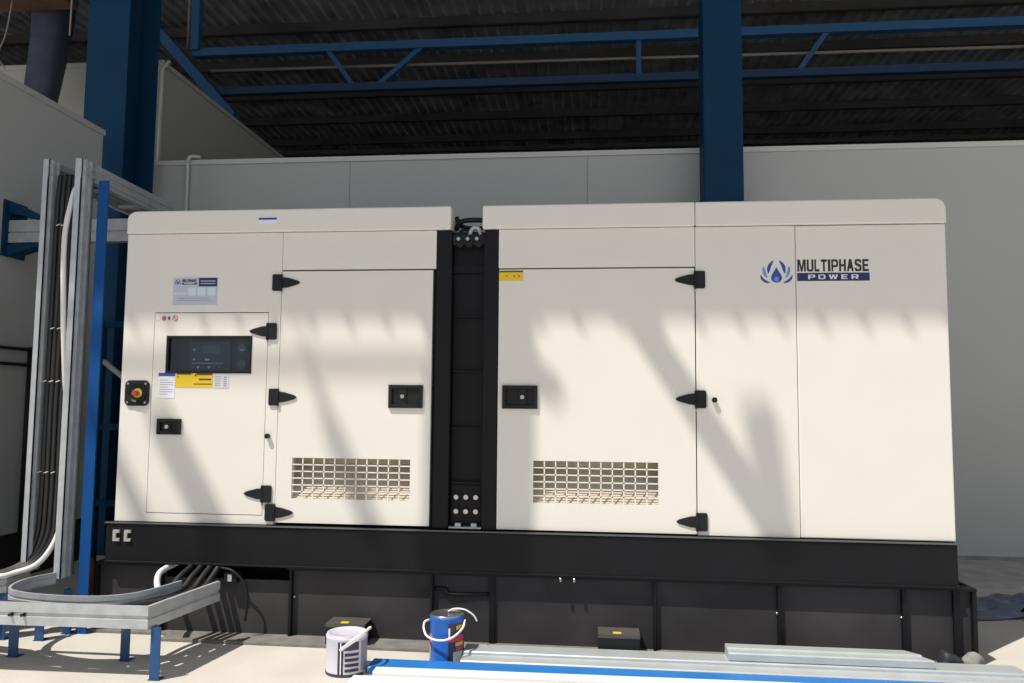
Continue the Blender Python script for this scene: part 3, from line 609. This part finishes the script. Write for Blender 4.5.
# blue frame between the column and the generator
BF = thing('steel_stand', 'dark blue steel stand partly hidden behind the left end of the generator', 'stand', (-.8, 1.3, 0))
for x in (-1.0, -.35): obj('upright', box(bm_(), x, x+.05, 1.28, 1.33, 0, 1.85), BLUE_COL, BF)
for z in (1.80, 1.05, .5): obj('rail', box(bm_(), -.95, -.35, 1.285, 1.325, z, z+.045), BLUE_COL, BF)
obj('diagonal', bar(bm_(), (-.95, 1.30, 1.55), (-.35, 1.30, 1.10), .03, .03), GALV, BF)
b = bm_(); bmesh.ops.create_icosphere(b, subdivisions=3, radius=1)
for v in b.verts: v.co = Vector((-.66+v.co.x*.05*(1+.15*math.sin(v.co.z*7)), .80+v.co.y*.07, max(0, (.10+v.co.z*.13)+.01*math.sin(v.co.x*9))))
for f in b.faces: f.smooth = True
tag(obj('orange_sack', b, ORANGE), 'small orange brown sack on the floor behind the blue post', 'sack')

# ------------------------------------------------------------------ paint tins
def tin(name, label, cx, cy, r, h, body, prints, handle_pts, lidmat, z0=0):
    t = thing(name, label, 'paint tin', (cx, cy, z0))
    b = bm_(); lathe(b, [(r*.97, z0), (r*1.01, z0+.003), (r*1.01, z0+.010), (r, z0+.014), (r, z0+h-.016), (r*1.02, z0+h-.012), (r*1.02, z0+h-.002), (r*.99, z0+h)], cx, cy)
    obj('can', b, body, t)
    b = bm_(); lathe(b, [(r*.98, z0+h-.001), (r*.98, z0+h+.006), (r*.90, z0+h+.006), (r*.86, z0+h+.001), (r*.3, z0+h+.001)], cx, cy); obj('lid', b, lidmat, t)
    for nm, m_, a0, a1, zz0, zz1, off in prints: obj(nm, patch(bm_(), cx, cy, r*1.003+off, a0, a1, z0+zz0, z0+zz1), m_, t)
    obj('bail_handle', tube(bm_(), smooth_path(handle_pts, 6), .0055, 8), WHITE_P, t)
    return t
cx, cy, r = 1.478, -.455, .095
pr = [('dark_print', TIN_D, -98, -38, .120, .157, .0004), ('label_panel', TIN_D, -98, -82, .012, .120, .0004), ('bottom_band', TIN_D, -180, -20, .002, .014, .0022)]
for k in range(4): pr.append(('dark_stripe', TIN_D, -78, -38, .024+k*.0235, .038+k*.0235, .0006))
pr.append(('seam', WHITE_P, -91, -88, .01, .157, .0010)); pr.append(('side_print', mat('tin_grey_print', (.30, .28, .33), .4), -30, 5, .02, .157, .0004))
tin('paint_tin', 'white paint tin with dark printed stripes standing on the pale floor', cx, cy, r, .176, TIN_W, pr,
    [(cx+.0, cy-.100, .126), (cx+.01, cy-.112, .133), (cx+.05, cy-.115, .168), (cx+.10, cy-.08, .200), (cx+.112, cy+.0, .204), (cx+.085, cy+.06, .183), (cx+.05, cy+.09, .145)], TIN_W)
obj_par = bpy.data.objects['paint_tin']
obj('handle_grip', bar(bm_(), (cx+.005, cy-.113, .130), (cx+.108, cy-.07, .200), .010, .016), WHITE_P, obj_par, bevel=.003)
cx, cy, r = 1.915, -.235, .084
pr = [('black_print', TIN_D, -75, 20, .01, .195, .0004), ('red_band', TIN_R, -78, -8, .110, .138, .0010), ('yellow_band', TIN_Y, -50, -12, .088, .106, .0010), ('yellow_mark', TIN_Y, -48, -14, .165, .185, .0010),
      ('red_mark', TIN_R, -48, -14, .066, .084, .0010), ('pale_patch', mat('tin_pale_print', (.42, .46, .46), .4), -58, -16, .008, .062, .0012), ('left_pink_mark', mat('tin_pink', (.5, .2, .4), .4), -160, -135, .10, .14, .0010),
      ('white_letter', WHITE_P, -75, -69, .13, .175, .0012), ('ochre_mark', mat('tin_ochre', (.45, .38, .15), .4), -165, -145, .02, .09, .001)]
tin('paint_tin', 'blue paint tin with red and yellow print standing behind the blue profile', cx, cy, r, .222, TIN_B, pr,
    [(cx-.088, cy-.01, .195), (cx-.105, cy-.03, .19), (cx-.106, cy-.05, .165), (cx-.08, cy-.09, .138), (cx-.02, cy-.118, .128), (cx+.04, cy-.11, .138), (cx+.085, cy-.06, .17), (cx+.090, cy-.01, .20)], TIN_M)
tag(obj('wire_loop', tube(bm_(), smooth_path([(cx+.0, cy+.02, .231), (cx+.03, cy+.03, .242), (cx+.08, cy+.03, .240), (cx+.125, cy+.03, .215), (cx+.145, cy+.03, .185)], 6), .0045, 8), CONDUIT),
    'loop of grey cord lying over the lid of the blue paint tin', 'cord')

# ------------------------------------------------------------------ steel profiles on the floor
def profile(name, label, pts, x0, x1, y0, dy, m, grp=None):
    """pts: cross-section (y, z); the piece runs along x and swings by dy over its length"""
    b = bm_(); prism(b, pts, 'x', x0, x1)
    for v in b.verts: v.co.y += y0 + dy*(v.co.x-x0)/(x1-x0)
    return tag(obj(name, b, m, bevel=.0015), label, 'profile')
sec = [(0, 0), (0, .052), (-.008, .058), (-.125, .058), (-.130, .052), (-.130, .040), (-.200, .036), (-.205, .030), (-.205, 0)]
profile('steel_channel', 'long grey steel channel on the floor right against the black plinth', sec, 2.00, 4.60, -.135, .0, GALV_L)
sec = [(0, 0), (0, .045), (-.006, .050), (-.07, .050), (-.074, .043), (-.115, .039), (-.120, .033), (-.120, .003), (-.110, 0)]
b = bm_(); prism(b, sec, 'x', 3.27, 4.20)
for v in b.verts:
    v.co.y += -.135; v.co.z += .0585
    if v.co.x > 4: v.co.x -= .10*(v.co.y+.255)/.12 if v.co.y > -.3 else 0
tag(obj('steel_channel', b, GALV_L, bevel=.0015), 'short grey steel channel lying on top of the long one', 'profile')
profile('blue_profile', 'long bright blue steel profile between the grey channel and the white profiles', [(0, 0), (0, .030), (-.004, .034), (-.125, .034), (-.130, .028), (-.130, 0)], 1.585, 4.9, -.352, .0, BLUE_BR)
profile('white_profile', 'white steel profile in front of the blue one, farther of the two white pieces', [(0, 0), (0, .045), (-.004, .048), (-.065, .048), (-.070, .042), (-.070, 0)], 1.64, 3.68, -.515, .035, WHITE_P)
profile('white_profile', 'white steel profile nearest the camera at the bottom edge', [(0, 0), (0, .032), (-.004, .036), (-.115, .036), (-.120, .03), (-.120, 0)], 1.56, 3.45, -.605, .03, WHITE_P)

# ------------------------------------------------------------------ odds and ends on the floor
def rock(name, label, cat, x, y, rx, ry, rz, m_, seed):
    rnd = random.Random(seed); b = bm_(); bmesh.ops.create_icosphere(b, subdivisions=3, radius=1)
    ph = [rnd.uniform(0, 6) for _ in range(6)]
    for v in b.verts:
        c_ = v.co.copy(); k = 1+.13*math.sin(c_.x*4+ph[0])+.10*math.sin(c_.y*5+ph[1])+.08*math.sin(c_.z*6+ph[2]+c_.x*3)
        v.co = Vector((x+c_.x*rx*k, y+c_.y*ry*k, max(0, rz*.7+c_.z*rz*k)))
    for f in b.faces: f.smooth = True
    return tag(obj(name, b, m_), label, cat)
rock('rock', 'grey stone beside the right foot of the plinth', 'stone', 4.46, -.035, .055, .05, .045, ROCKG, 3)
rock('rubber_cap', 'dark round lump just left of the grey stone', 'lump', 4.34, -.07, .05, .045, .055, ROCKD, 5)
b = bm_(); bmesh.ops.create_grid(b, x_segments=36, y_segments=20, size=1)
for v in b.verts:
    x, y = v.co.x, v.co.y; rr = max(0, 1-(x*x+y*y)*.8)
    v.co = Vector((5.30+x*.42*(1+.1*math.sin(y*5)), 1.22+y*.28*(1+.1*math.sin(x*6)), .012+rr*(.055+.016*math.sin(x*9+y*4)+.012*math.sin(y*11-x*5)+.006*math.sin(x*23))))
for f in b.faces: f.smooth = True
o = obj('plastic_sheet', b, TARP); s = o.modifiers.new('s', 'SOLIDIFY'); s.thickness = .004
tag(o, 'crumpled blue plastic sheet on the grey ground behind the right end of the generator', 'plastic sheet')
tag(obj('black_rod', tube(bm_(), [(5.20, 1.02, .02), (5.55, 1.08, .26), (5.85, 1.13, .46)], .018, 8), RUBBER), 'black rod leaning over the blue plastic sheet at the right edge', 'rod')
struct('trim_20', box(bm_(), 3.9, 12, 1.85, 2.8, .0, .035), mat('rough_cement', (.52, .50, .49), .9, var=.3, scale=7, bump=.2))
